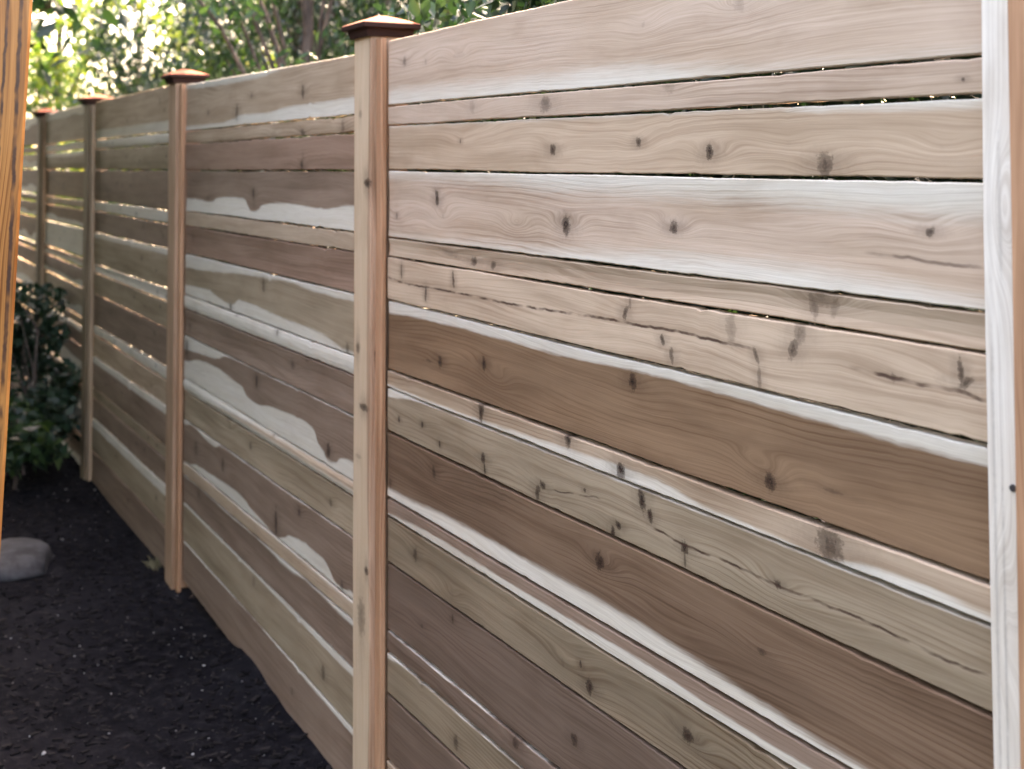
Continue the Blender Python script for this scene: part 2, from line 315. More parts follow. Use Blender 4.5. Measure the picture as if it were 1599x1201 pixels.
# ---- near section (between the near post and the pale trim at the right)
Zl = zs([64, 165, 196, 266, 371, 401, 469, 578, 606, 675, 777, 806, 878, 984, 1019, 1083, 1187], 606)
Zl += [Zl[-1]-.046, Zl[-1]-.14]
Zr = [ZL[0]+.012] + [on_fence(1536+10*y/1100, y)[1] for y in (88, 150, 283, 487, 552, 698, 912, 978, 1117)]
off = Zr[9]-ZL[9]
Zr += [ZL[i]+off*.6+ (Zl[i]-ZL[i])*.4 for i in range(10, len(Zl))]
NEAR = [
 dict(tone='pink', ring=.28, streak=.5, bot=[(606, 142), (700, 134), (800, 126), (900, 113), (1000, 103), (1100, 110), (1300, 106), (1540, 90)], soft=.02,
      knots=[(632, 92, 6, 8, 0, .55, .012), (665, 93, 3, 6, 20, .25, .01), (716, 84, 20, 4, 0, .16, .02), (1155, 10, 8, 7, 0, .25, .02), (1005, 40, 3, 3, 0, .2, .016)],
      label='wide pale pinkish top board with one small knot near its left end'),
 dict(tone='pink', ring=.35, streak=.6, knots=[(852, 163, 13, 10, 0, .6, .01), (738, 168, 5, 8, 0, .3, .01), (1045, 132, 10, 9, 0, .3, .01), (1505, 124, 2, 2, 0, .8, 0)]),
 dict(tone='tan', ring=.38, streak=.5, top=[(606, 190), (1200, 130), (1270, 172), (1350, 170), (1540, 165)],
      knots=[(862, 234, 5, 7, 0, .9, .012), (718, 222, 2.5, 3.5, 0, .7, .012), (996, 222, 4.5, 6, 20, .85, .014), (1107, 238, 6, 9, 0, .9, .016), (1287, 258, 10, 12, 0, .75, .016), (1470, 228, 3, 2, 0, .05, .014), (1230, 222, 3, 2, 0, .05, .008)],
      label='pale tan board with three small dark knots in a row'),
 dict(tone='pink', ring=.6, streak=.5, top=[(606, 274), (800, 288), (900, 300), (1000, 303), (1150, 310), (1250, 318), (1400, 330), (1540, 340)],
      bot=[(606, 378), (900, 392), (1050, 398), (1200, 412), (1350, 435), (1540, 470)], soft=.018,
      knots=[(681, 310, 6, 12, 5, .92, .014), (618, 338, 4, 5, 0, .6, .01), (690, 338, 4, 3, 0, .2, .03), (805, 352, 6, 2, 0, .15, .03), (882, 352, 9, 13, 0, 1, .034), (1050, 354, 7, 7, 0, .85, .018), (1450, 358, 5, 4, 30, .8, .012)],
      lines=[([(1350, 396), (1400, 400), (1450, 408), (1500, 415), (1540, 418)], .003, .6)],
      label='wide pale board with a large dark oval knot left of its middle'),
 dict(tone='cream', ring=.3, streak=.8, knots=[(700, 394, 30, 5, -8, .35, .01), (738, 408, 10, 6, 0, .8, .01), (768, 414, 8, 5, 0, .75, .008), (1280, 463, 16, 10, 0, .45, .012), (1268, 478, 4, 12, 15, .55, .01), (1300, 475, 4, 12, -15, .4, .01)]),
 dict(tone='cream', ring=.25, streak=.8,
      knots=[(628, 422, 2.2, 12, 0, .8, .004), (709, 436, 2.5, 13, 10, .85, .004), (666, 458, 2.5, 13, -5, .85, .004), (978, 488, 3, 9, -30, .8, .006), (985, 470, 2, 8, 0, .5, .004), (1036, 532, 2.5, 7, 30, .8, .004), (1050, 556, 2.5, 9, 8, .7, .004),
             (1143, 512, 5, 16, 5, .4, .006), (1250, 520, 5, 12, 0, .55, .006), (1240, 545, 4, 10, -20, .75, .006), (1182, 555, 2, 8, 25, .7, .004), (1187, 590, 2, 13, 0, .55, .004), (1502, 585, 2, 12, 5, .85, .004), (1510, 600, 8, 4, 30, .8, .006), (1397, 592, 4, 4, 0, .55, .006)],
      lines=[([(606, 433), (640, 444), (700, 455), (760, 468), (830, 480), (900, 490), (970, 501), (1000, 508), (1060, 518), (1120, 532), (1180, 545)], .0032, .9),
             ([(1330, 574), (1400, 592), (1450, 603), (1500, 612), (1545, 628)], .0034, .9)],
      label='pale board crossed by a wandering dark crack and bark strokes'),
 dict(tone='brown', ring=.5, streak=.6, soft=.004, top=[(606, 489), (700, 508), (850, 548), (1000, 582), (1200, 636), (1400, 691), (1545, 729)],
      knots=[(686, 566, 5, 8, 0, .95, .012), (668, 565, 10, 2, 0, .6, 0), (754, 569, 4, 9, 0, .95, .01), (986, 596, 5, 10, 0, .95, .012), (1201, 753, 8, 9, 0, .9, .022), (775, 592, 30, 4, -10, .04, .022), (1180, 722, 8, 3, 0, .1, .02), (1300, 768, 12, 2, 0, .5, .01)],
      label='wide brown board with a sharp white strip of sapwood along its top'),
 dict(tone='tan', ring=.5, streak=1.0, soft=.004, bot=[(606, 600), (750, 655), (900, 705), (1000, 738), (1100, 790), (1200, 832), (1280, 868), (1290, 880), (1320, 878), (1420, 905), (1545, 960)],
      knots=[(752, 640, 7, 17, 0, 1, .008), (888, 684, 8, 12, 10, .85, .008), (970, 735, 8, 10, 0, .95, .008), (1297, 855, 16, 16, -15, .75, .012)],
      label='narrow board with four large dark knots'),
 dict(tone='grey', ring=.35, streak=1.0, soft=.003, top=[(606, 620), (680, 634), (760, 664), (850, 703), (950, 745), (1050, 780), (1545, 960)],
      knots=[(624, 657, 3.5, 5, 0, .95, .008), (660, 663, 4, 5, 0, .95, .008), (687, 694, 2.5, 6, 0, .9, .004), (755, 716, 5, 7, 20, .9, .006), (757, 733, 2, 8, 0, .9, .004), (848, 757, 7, 5, 0, .9, .008), (840, 768, 4, 10, -25, .85, .004), (914, 766, 3, 3, 0, .8, .006),
             (1003, 782, 4, 14, 22, .95, .004), (1016, 806, 3, 8, 22, .95, .004), (966, 820, 5, 5, -20, .9, .004), (957, 832, 3, 7, -5, .9, .004), (1070, 856, 6, 7, 0, .9, .01), (1070, 876, 1.5, 9, 0, .7, 0), (1216, 912, 5, 4, 0, .9, .012)],
      lines=[([(860, 764), (890, 770), (914, 776), (940, 780)], .002, .8), ([(1020, 826), (1070, 852), (1150, 884), (1216, 915), (1270, 936), (1350, 968), (1430, 1008), (1500, 1040), (1545, 1055)], .0026, .9)],
      label='greyish board with scattered dark strokes and pin knots'),
 dict(tone='brown_shaded', ring=.5, streak=.9, soft=.007, bot=[(606, 762), (640, 780), (700, 808), (800, 862), (900, 918), (1000, 975), (1100, 1040), (1200, 1105), (1300, 1170)],
      knots=[(678, 738, 4, 10, 15, .7, .012), (937, 878, 8, 10, -5, 1, .03), (1190, 1018, 6, 3, 0, .6, .012), (610, 755, 3, 8, 0, .6, .004)],
      label='wide brown board with one eye-like dark knot and a white lower edge'),
 dict(tone='mauve', ring=.3, streak=.5, soft=.003, bot=[(606, 800), (700, 850), (800, 912), (900, 972), (1000, 1030), (1100, 1096), (1200, 1160)]),
 dict(tone='olive', ring=.6, streak=1.1, knots=[(648, 866, 5, 10, -10, .75, .014), (705, 930, 6, 8, 0, .15, .022), (878, 1035, 4, 5, 0, .2, .02), (906, 1038, 3, 4, 0, .9, .006), (920, 1073, 7, 9, 10, .95, .014), (1073, 1150, 9, 8, 0, .9, .014)],
      label='olive brown board with smoky knots'),
 dict(tone='mauve_shaded', ring=.4, streak=.8, knots=[(706, 967, 3, 6, 0, .8, .008), (658, 978, 4, 3, 0, .5, .008), (896, 1155, 5, 7, 20, .8, .01)]),
 dict(tone='mauve_shaded', ring=.35, streak=.8, top=[(606, 984), (650, 1008), (700, 1040), (800, 1100), (900, 1165)], soft=.0015, knots=[(806, 1160, 7, 6, 0, .8, .01)]),
 dict(tone='olive', ring=.5, streak=.8, top=[(606, 1028), (640, 1048), (655, 1052), (670, 1066), (690, 1072), (800, 1120)], soft=.003, knots=[(659, 1066, 4, 6, 0, .4, .01), (712, 1158, 7, 10, 0, .7, .014)]),
 dict(tone='mauve_shaded', ring=.4, streak=.8), dict(tone='tan'), dict(tone='brown')]
sec(0.0, 1.70, Zl, Zr, NEAR, 1, nseg=110)
# ---- second section, with the wavy sapwood boards
xl2, xr2 = PX[1], -.129
Zl2 = zs([133, 205, 225, 266.5, 330, 353, 396, 460, 481.6, 523, 590, 611, 656, 721, 742, 786, 847, 911], 289)
Zr2 = zs([88, 180, 208, 266.5, 362, 393, 458, 555, 585, 648, 750, 775, 838, 936.5, 966.5, 1043, 1138, 1256], 549)
MID = [
 dict(tone='tan', ring=.4, streak=.6, soft=.006, top=[(289, 140), (350, 132), (400, 122), (450, 106), (549, 80)], bot=[(289, 198), (330, 194), (365, 186), (375, 180), (420, 176), (450, 167), (500, 160), (549, 152)],
      knots=[(370, 176, 10, 16, 0, .7, .01), (393, 150, 8, 6, 0, .5, .012), (473, 142, 8, 12, 0, .8, .014), (325, 177, 10, 7, 0, .5, .01)], label='top board with a white wavy lower half behind the near post'),
 dict(tone='tan', ring=.4, knots=[(473, 208, 12, 8, 0, .7, .01), (536, 197, 8, 12, 0, .5, .006), (428, 212, 20, 8, 0, .2, .01)], rag=.002),
 dict(tone='red', ring=.3, streak=.6, knots=[(472, 258, 8, 9, 0, .8, .012), (474, 246, 3, 12, 0, .3, .0)], rag=.002),
 dict(tone='mauve', ring=.3, streak=.7, soft=.004, bot=[(289, 309), (310, 312), (325, 315), (340, 309), (360, 308), (378, 310), (386, 322), (394, 330), (402, 327), (410, 320), (440, 318), (470, 321), (500, 326), (549, 321)],
      knots=[(394, 302, 9, 12, 0, .8, .016), (323, 309, 8, 5, 0, .4, .006), (395, 318, 12, 12, 0, .25, .01)], label='board with brown wood dipping into white sapwood below a knot'),
 dict(tone='cream', ring=.3, streak=.5),
 dict(tone='red', ring=.3, streak=.7, knots=[(300, 370, 8, 12, 0, .3, .01)]),
 dict(tone='grey', ring=.3, streak=.6, soft=.005, top=[(289, 418), (330, 424), (360, 426), (400, 432), (420, 436), (450, 440), (500, 458), (549, 470)],
      bot=[(289, 445), (320, 452), (345, 468), (360, 476), (375, 469), (400, 478), (430, 492), (450, 500), (500, 520), (549, 549)],
      knots=[(411, 446, 8, 14, 0, .7, .012), (360, 480, 7, 9, 0, .9, .008), (542, 545, 7, 9, 0, .6, .008)], label='board with a smoky brown band between two white edges'),
 dict(tone='cream', ring=.2, streak=.4, top=.0, knots=[(434, 519, 6, 7, 0, .7, .004), (370, 492, 7, 3, 0, .5, 0)]),
 dict(tone='mauve', ring=.4, streak=.9, knots=[(456, 570, 12, 8, 0, .6, .012), (296, 511, 9, 12, 0, .5, .01), (480, 560, 6, 4, 0, .3, .01)]),
 dict(tone='mauve', ring=.4, streak=.5, soft=.0035, top=[(289, 545), (300, 548), (340, 560), (352, 556), (362, 560), (380, 566), (400, 575), (549, 648)],
      bot=[(289, 562), (310, 562), (335, 572), (360, 590), (378, 604), (385, 618), (400, 630), (420, 634), (450, 645), (470, 655), (488, 668), (496, 690), (506, 706), (514, 719), (522, 722), (532, 716), (549, 720)],
      knots=[(292, 542, 14, 20, 0, .75, .01), (401, 595, 8, 13, 0, .85, .012), (513, 704, 9, 12, 0, .95, .014)], label='board with a long wavy tongue of brown over bright white sapwood'),
 dict(tone='cream', ring=.2, streak=.4, top=[(289, 618), (400, 665), (549, 745)], bot=[(289, 614), (400, 672), (549, 765)], knots=[(428, 679, 5, 4, 0, .5, .004)]),
 dict(tone='grey', ring=.4, streak=.9, knots=[(390, 696, 8, 8, 0, .6, .012), (515, 785, 7, 7, 0, .6, .012), (358, 665, 6, 5, 0, .4, .01)]),
 dict(tone='mauve', ring=.5, streak=.7, soft=.004, top=[(289, 662), (300, 664), (320, 685), (335, 698), (345, 692), (380, 720), (420, 748), (480, 785), (549, 830)],
      bot=[(289, 726), (310, 728), (340, 748), (370, 768), (395, 798), (415, 820), (428, 840), (440, 840), (455, 838), (480, 852), (500, 868), (515, 890), (530, 915), (549, 925)],
      knots=[(306, 700, 10, 18, 0, .6, .01), (348, 726, 8, 14, 0, .75, .012), (431, 816, 9, 24, 0, .85, .014), (467, 800, 8, 8, 0, .7, .014), (534, 918, 8, 12, 0, .6, .01)], label='board with brown arches over patches of white sapwood'),
 dict(tone='tan', ring=.3, streak=.4, top=[(289, 722), (549, 940)]),
 dict(tone='mauve', ring=.4, streak=.7, soft=.006, top=[(289, 742), (400, 838), (450, 888), (480, 908), (549, 975)], knots=[(310, 770, 9, 10, 0, .5, .01)]),
 dict(tone='grey', ring=.4, streak=.6, soft=.003, top=[(289, 791), (350, 851), (420, 921), (549, 1055)], knots=[(396, 908, 9, 10, 0, .4, .014), (505, 1052, 8, 12, 0, .7, .012)], label='low board with a thin white upper edge'),
 dict(tone='mauve', ring=.35, streak=.7, soft=.002, top=[(289, 850), (400, 962), (549, 1146)], knots=[(455, 1082, 6, 6, 0, .5, .01)]),
]
sec(xl2, xr2, Zl2, Zr2, MID, 2, nseg=90)
# ---- far sections: same rhythm of board widths, every board its own wood
def rand_specs(seed, n):
    r = random.Random(seed); out = []
    tones = ['mauve', 'tan', 'grey', 'red', 'brown', 'cream', 'grey', 'mauve']
    for i in range(n):
        d = dict(tone=r.choice(tones), ring=.35, streak=.8, soft=.006, rag=.0022)
        q = r.random()
        def wave(base, amp): return [(k/6, base+r.uniform(-amp, amp)) for k in range(7)]
        if q < .4: d['bot'] = wave(r.uniform(.2, .5), .12)
        elif q < .65: d['top'] = wave(r.uniform(.6, .85), .08)
        elif q < .75: d['top'] = 0.0
        out.append(d)
    return out
def rand_knots(specs, x0, x1, seed):
    r = random.Random(seed)
    return specs
ZF = [z for z in ZL[:17]] + [0.0]
far = [(PX[2], PX[1]-NAILW-POSTW, 3), (PX[3], PX[2]-NAILW-POSTW, 4), (PX[4], PX[3]-NAILW-POSTW, 5)]
for x0, x1, sd_ in far:
    r = random.Random(sd_)
    up = .028 if sd_ == 3 else .03
    a = [ZF[0]+up]+[z+r.uniform(-.004, .004) for z in ZF[1:]]; b = [ZF[0]+up]+[z+r.uniform(-.004, .004) for z in ZF[1:]]
    sp = rand_specs(sd_+40, len(ZF)-1)
    if sd_ == 3:
        sp[0] = dict(tone='tan', bot=.22, ring=.3); sp[1] = dict(tone='cream', top=.0, rag=.003); sp[2] = dict(tone='grey', ring=.3, rag=.003)
        sp[3] = dict(tone='mauve', ring=.3); sp[4] = dict(tone='cream', top=0.0); sp[5] = dict(tone='mauve', rag=.003); sp[6] = dict(tone='grey', top=.85)
        sp[7] = dict(tone='cream', top=.0); sp[8] = dict(tone='grey'); sp[9] = dict(tone='mauve'); sp[10] = dict(tone='cream', top=0.0); sp[12] = dict(tone='mauve', top=.8); sp[13] = dict(tone='grey'); sp[14] = dict(tone='mauve'); sp[15] = dict(tone='grey', top=.75); sp[16] = dict(tone='mauve'); sp[11] = dict(tone='tan')
    for k_, d in enumerate(sp):
        if 'knots' not in d:
            xx = [r.uniform(x0+.1, x1-.1) for _ in range(3)]
            d['knots_w'] = xx
    L = x1-x0
    for i, d in enumerate(sp):
        ks = [((q-x0), r.uniform(.3, .7)*(a[i]-a[i+1]), r.uniform(.004, .009), r.uniform(.006, .012), r.uniform(-.3, .3), .8, .012) for q in d.get('knots_w', ())]
        cv = {k: (v if not isinstance(v, float) else [(0, v), (1, v)]) for k, v in d.items() if k in ('top', 'bot')}
        h = a[i]-a[i+1]-GAP
        m = wood_mat('cedar_'+d['tone'], d['tone'], L, h, (sd_*13.7+i*5.1) % 97, knots=ks, ring=d.get('ring', .4), streak=.8, soft=.006, **cv)
        g = (.007 if sd_ == 3 else .013)
        t0, t1 = (0, 0) if i == 0 else (g/2, g/2)
        board_mesh('board', x0, x1, a[i+1]+g/2, b[i+1]+g/2, a[i]-t0, b[i]-t1, m, fence, sd_*77+i, rag=.0022, ydev=r.uniform(-.002, .002), nseg=70)

# ------------------------------------------------------------------ posts, trims, caps, screws
def stick(name, x0, x1, y0, y1, z0, z1, mat, parent, seed, bv=.003, nseg=30, warp=.0012):
    """square timber standing upright; uv runs up the stick"""
    r = np.random.default_rng(seed); zz = np.linspace(z0, z1, nseg+1); verts = []; uvs = []
    wx = np.interp(np.arange(nseg+1), np.linspace(0, nseg, 6), r.normal(0, warp, 6)); wy = np.interp(np.arange(nseg+1), np.linspace(0, nseg, 6), r.normal(0, warp*.5, 6))
    xm, ym = x0, 0
    for i, z in enumerate(zz):
        P = [(x0+bv, y0), (x1-bv, y0), (x1, y0+bv), (x1, y1-bv), (x1-bv, y1), (x0+bv, y1), (x0, y1-bv), (x0, y0+bv)]
        per = 0; q = P[0]
        for k, (x, y) in enumerate(P):
            if k: per += math.hypot(x-q[0], y-q[1]); q = (x, y)
            verts.append((x+wx[i]-xm, y+wy[i]*.3, z-z0)); uvs.append((z-z0, per))
    K = 8; faces = []
    for i in range(nseg):
        for k in range(K):
            a = i*K+k; b = i*K+(k+1) % K; faces.append((a, b, b+K, a+K))
    faces.append(tuple(range(K-1, -1, -1))); faces.append(tuple(nseg*K+k for k in range(K)))
    return mesh_obj(name, verts, faces, mat, parent, (xm, 0, z0), uvs)
cop, nb, p = new_mat('copper_cap')
tc = nb.n('ShaderNodeTexCoord').outputs['Object']
nz = nb.noise(tc, 30, 3); sp_ = nb.n('ShaderNodeSeparateXYZ'); nb.L.new(tc, sp_.inputs[0])
nb.L.new(nb.mix(nb.ramp(sp_.outputs[2], .010, .014), col(.035, .016, .012), nb.mix(nb.ramp(nz, .35, .7), col(.34, .095, .055), col(.17, .05, .03))), p.inputs['Base Color'])
p.inputs['Metallic'].default_value = 0; p.inputs['Specular IOR Level'].default_value = .15; p.inputs['Roughness'].default_value = .85
scr, nb, p = new_mat('screw_steel'); p.inputs['Base Color'].default_value = col(.10, .10, .11); p.inputs['Metallic'].default_value = .8; p.inputs['Roughness'].default_value = .45
def make_cap(parent, cx, cyy, z):
    vs, fs = [], []
    rings = [(.0515, -.018), (.054, -.018), (.057, -.006), (.058, -.001), (.067, 0), (.069, .002), (.069, .011), (.067, .013), (.038, .024), (.010, .033)]
    for (h, zz) in rings:
        c_ = h*.96
        for (sx, sy_2) in ((-1, -1), (1, -1), (1, 1), (-1, 1)):
            if sx*sy_2 > 0: vs += [(sx*h, sy_2*c_, zz), (sx*c_, sy_2*h, zz)] if sx < 0 else [(sx*h, sy_2*c_, zz), (sx*c_, sy_2*h, zz)]
            else: vs += [(sx*c_, sy_2*h, zz), (sx*h, sy_2*c_, zz)]
    n = len(rings)
    for i in range(n-1):
        for k in range(8):
            a = i*8+k; b = i*8+(k+1) % 8; fs.append((a, b, b+8, a+8))
    fs.append(tuple((n-1)*8+k for k in range(8)))
    return mesh_obj('post_cap', vs, fs, cop, parent, (cx, cyy, z))
def make_screw(parent, loc, nrm):
    bm = bmesh.new()
    bmesh.ops.create_cone(bm, cap_ends=True, segments=14, radius1=.0042, radius2=.0034, depth=.002)
    bmesh.ops.create_cone(bm, cap_ends=True, segments=6, radius1=.0014, radius2=.0014, depth=.0024)
    me = bpy.data.meshes.new('screw'); bm.to_mesh(me); bm.free(); me.materials.append(scr)
    o = bpy.data.objects.new('screw', me); C.objects.link(o); o.parent = parent
    o.rotation_euler = Vector(nrm).to_track_quat('Z', 'Y').to_euler(); o.location = loc; return o
def make_post(xr, ztop, seed, tone='post', x_is_left=False, screws=(), knots=(), near=False):
    if x_is_left: xl = xr; xr_ = xl+POSTW
    else: xr_ = xr-NAILW; xl = xr_-POSTW
    mt = wood_mat('post_wood', tone, 1.8, .4, seed*3.1, knots=knots, bot=[(0, .20), (.3, .235), (.6, .19), (1, .22)] if near else None, soft=.004, ring=.45, streak=1.2, sapcol=(.62, .475, .335))
    po = stick('post', xl, xr_, -POSTP, .059, -.12, ztop, mt, fence, seed)
    make_cap(po, POSTW/2, .0145, ztop+.12+.001)
    return po, xl, xr_
def make_trim(x0, x1, seed, tone='trim', parent=None, knots=(), label=None, ztop=1.705, **kw):
    mt = wood_mat('trim_wood', tone, 1.8, .14, seed*2.3, knots=knots, **dict(dict(ring=.5, streak=1.2), **kw))
    t = stick('trim_strip', x0, x1, -NAILQ, -.0045, -.10, ztop, mt, fence, seed, bv=.002)
    if label: t['label'] = label
    return t
# near post knots: u = height above -.12, v = perimeter position across the front face (0 .. POSTW)
def pk(py, f, rx, rz, st): 
    X, Z = on_fence(565, py); return (Z+.12, f*POSTW, rx, rz, 0.0, st, .012)
kn = [(lambda z, v, a, b, s_: (z+.12, v, a, b, 0, s_, .012))(*q) for q in
      [(on_fence(560, 180)[1], .035, .012, .010, .5), (on_fence(560, 285)[1], .078, .013, .022, 1), (on_fence(560, 535)[1], .022, .017, .013, .8), (on_fence(560, 622)[1], .060, .010, .030, 1), (on_fence(560, 940)[1], .05, .05, .024, .6), (on_fence(560, 865)[1], .08, .011, .014, .95), (on_fence(560, 540)[1], .112, .018, .010, .7), (on_fence(560, 700)[1], .03, .006, .02, .4)]]
po, xl, xr_ = make_post(0.0, 1.728, 21, knots=kn, near=True)
po['label'] = 'near post, pale yellow with dark knots, left of the nearest boards'
for py in (118, 483, 540, 740, 860):
    zz = on_fence(583, py)[1]; make_screw(po, (POSTW+.0005, -.012, zz+.12), (1, 0, 0))
make_trim(-NAILW, -.0002, 31, label='orange trim strip beside the near post')
make_trim(xl-NAILW, xl-.0002, 32)
for i, x in enumerate(PX[1:]):
    zt = (1.728, 1.725, 1.72, 1.72)[i]
    po, xl, xr_ = make_post(x, zt, 22+i, tone='post' if i == 0 else 'olive')
    make_trim(x-NAILW, x-.0002, 41+i, tone='trim' if i == 0 else 'tan'); make_trim(xl-NAILW, xl-.0002, 51+i, tone='tan')
    for z in (.35, .8, 1.2, 1.55): make_screw(po, (POSTW+.0005, -.012, z+.12+.02*i), (1, 0, 0))
# right-hand post: pale trim in view, the tan post itself at the frame's edge
tr = make_trim(1.643, 1.6855, 61, tone='pale', soft=.004, ring=.16, streak=.3, ztop=1.72,
          knots=[(on_fence(1560, 290)[1]+.10, .02, .06, .003, 0, .22, .02), (on_fence(1560, 370)[1]+.10, .021, .05, .003, 0, .25, .02), (on_fence(1560, 900)[1]+.10, .008, .3, .002, 0, .3, .015), (on_fence(1560, 1000)[1]+.10, .018, .2, .0015, 0, .35, .02)],
          label='pale whitish trim strip with one screw at the right end')
X_, Z_ = on_fence(1571, 751)
make_screw(tr, (1.6745-1.643, -NAILQ-.0005, Z_+.10), (0, -1, 0))
po, xl, xr_ = make_post(1.686, 1.74, 29, tone='trim', x_is_left=True)

# ------------------------------------------------------------------ ground
BX = on_fence(395, 1040)[0]
def gz(x, y):
    base = .002 + .010*math.sin(x*1.3+.6)*math.exp(-((y+.02)/.35)**2) + .006*math.sin(x*9.1)*math.exp(-((y+.02)/.12)**2) - .02*max(0, -y-.3)*.5
    bump = .045*math.exp(-((x-BX)/.22)**2 - ((y+.0)/.10)**2)
    return base+bump
gm, nb, p = new_mat('soil')
tc = nb.n('ShaderNodeTexCoord').outputs['Object']
n1 = nb.noise(tc, 1.3, 4); n2 = nb.noise(tc, 22, 5, .65); n3 = nb.noise(tc, 110, 3, .6)
c1 = nb.mix(nb.ramp(n1, .35, .65), col(.006, .006, .0075), col(.013, .0125, .015)); c1 = nb.mix(nb.ramp(n2, .45, .75), c1, col(.022, .021, .023))
vor = nb.n('ShaderNodeTexVoronoi'); vor.inputs['Scale'].default_value = 75; nb.L.new(tc, vor.inputs['Vector'])
sel = nb.m('GREATER_THAN', nb.noise(tc, 31, 1), .66)
peb = nb.m('MULTIPLY', nb.m('LESS_THAN', vor.outputs['Distance'], .28), sel)
c1 = nb.mix(nb.m('MULTIPLY', peb, .5), c1, col(.09, .085, .08))
nb.L.new(c1, p.inputs['Base Color']); p.inputs['Roughness'].default_value = 1; p.inputs['Specular IOR Level'].default_value = .03
bp = nb.n('ShaderNodeBump'); bp.inputs['Strength'].default_value = .8; bp.inputs['Distance'].default_value = .012
nb.L.new(nb.m('ADD', n2, nb.m('MULTIPLY', n3, .4)), bp.inputs['Height']); nb.L.new(bp.outputs[0], p.inputs['Normal'])
gx = np.concatenate([np.linspace(-600, -12, 14)[:-1], np.linspace(-12, 3.5, 190), np.linspace(3.5, 600, 14)[1:]])
gy = np.concatenate([np.linspace(-600, -2.5, 14)[:-1], np.linspace(-2.5, .3, 90), np.linspace(.3, 600, 16)[1:]])
vs_ = []; rr = np.random.default_rng(5)
for y in gy:
    for x in gx:
        fine = -12 <= x <= 3.5 and -2.5 <= y <= .3
        vs_.append((x, y, gz(x, y)+(rr.normal(0, .0035) if fine else 0)))
nx = len(gx)
fs_ = [(j*nx+i, j*nx+i+1, (j+1)*nx+i+1, (j+1)*nx+i) for j in range(len(gy)-1) for i in range(nx-1)]
tag(mesh_obj('ground', vs_, fs_, gm, smooth=True), kind='structure')

# ------------------------------------------------------------------ leaves
def leaf_mat(name, cols_, trans=.45, rough=.45):
    m, nb, p = new_mat(name)
    geo = nb.n('ShaderNodeNewGeometry'); rnd = geo.outputs['Random Per Island']
    cr = nb.n('ShaderNodeValToRGB'); el = cr.color_ramp.elements
    el[0].color = col(*cols_[0]); el[1].color = col(*cols_[-1])
    for k, c_ in enumerate(cols_[1:-1]): e = el.new((k+1)/(len(cols_)-1)); e.color = col(*c_)
    nb.L.new(rnd, cr.inputs[0]); nb.L.new(cr.outputs[0], p.inputs['Base Color']); p.inputs['Roughness'].default_value = rough
    tr_ = nb.n('ShaderNodeBsdfTranslucent'); nb.L.new(nb.mix(1.0, cr.outputs[0], col(1.6, 1.7, .7), 'MULTIPLY'), tr_.inputs[0])
    mx = nb.n('ShaderNodeMixShader'); mx.inputs[0].default_value = trans
    nb.L.new(p.outputs[0], mx.inputs[1]); nb.L.new(tr_.outputs[0], mx.inputs[2])
    nb.L.new(mx.outputs[0], m.node_tree.nodes['Material Output'].inputs[0]); return m
LM_LIGHT = leaf_mat('leaf_bright', [(.04, .10, .02), (.08, .17, .03), (.14, .22, .05), (.22, .27, .08), (.30, .28, .06)], .36)
LM_MID = leaf_mat('leaf_mid', [(.03, .08, .03), (.05, .12, .03), (.09, .17, .04), (.13, .20, .05)], .4)
LM_DARK = leaf_mat('leaf_dark', [(.008, .026, .016), (.014, .038, .022), (.028, .06, .035)], .16, .48)
LM_DEEP = leaf_mat('leaf_deep', [(.010, .032, .018), (.02, .05, .028), (.03, .07, .03), (.07, .12, .04)], .3)
bark, nb, p = new_mat('bark')
tc = nb.n('ShaderNodeTexCoord').outputs['Object']; mp = nb.n('ShaderNodeMapping'); mp.inputs['Scale'].default_value = (9, 9, 2); nb.L.new(tc, mp.inputs[0])
nz = nb.noise(mp.outputs[0], 3, 4, .6); nb.L.new(nb.mix(nb.ramp(nz, .35, .7), col(.06, .045, .04), col(.17, .13, .11)), p.inputs['Base Color']); p.inputs['Roughness'].default_value = .9
bp = nb.n('ShaderNodeBump'); bp.inputs['Distance'].default_value = .01; nb.L.new(nz, bp.inputs['Height']); nb.L.new(bp.outputs[0], p.inputs['Normal'])
def leaves_mesh(name, centers, size, mat, parent, seed, aspect=.5, droop=.5, bend=.25):
    """pointed leaf faces (two quads folded on the midrib) at the given centres"""
    r = np.random.default_rng(seed); n = len(centers)
    d = r.normal(size=(n, 3)); d[:, 2] -= droop*1.6; d /= np.linalg.norm(d, axis=1)[:, None]
    a = r.normal(size=(n, 3)); s = np.cross(d, a); s /= np.linalg.norm(s, axis=1)[:, None]; nn = np.cross(s, d)
    L = size*r.uniform(.6, 1.4, n)[:, None]; Wd = L*aspect*.5
    c = centers
    v = np.stack([c, c+d*L*.45+s*Wd+nn*L*bend*.3, c+d*L-nn*L*bend*.4, c+d*L*.45-s*Wd+nn*L*bend*.3, ], 1).reshape(-1, 3)
    me = bpy.data.meshes.new(name); me.vertices.add(4*n); me.vertices.foreach_set('co', v.astype(np.float32).ravel())
    me.loops.add(6*n); idx = (np.arange(n)[:, None]*4+np.array([0, 1, 2, 0, 2, 3])).ravel()
    me.loops.foreach_set('vertex_index', idx.astype(np.int32)); me.polygons.add(2*n)
    me.polygons.foreach_set('loop_start', (np.arange(2*n)*3).astype(np.int32)); me.polygons.foreach_set('loop_total', np.full(2*n, 3, np.int32))
    me.materials.append(mat); me.update(calc_edges=True); me.validate()
    o = bpy.data.objects.new(name, me); C.objects.link(o)
    if parent: o.parent = parent
    return o
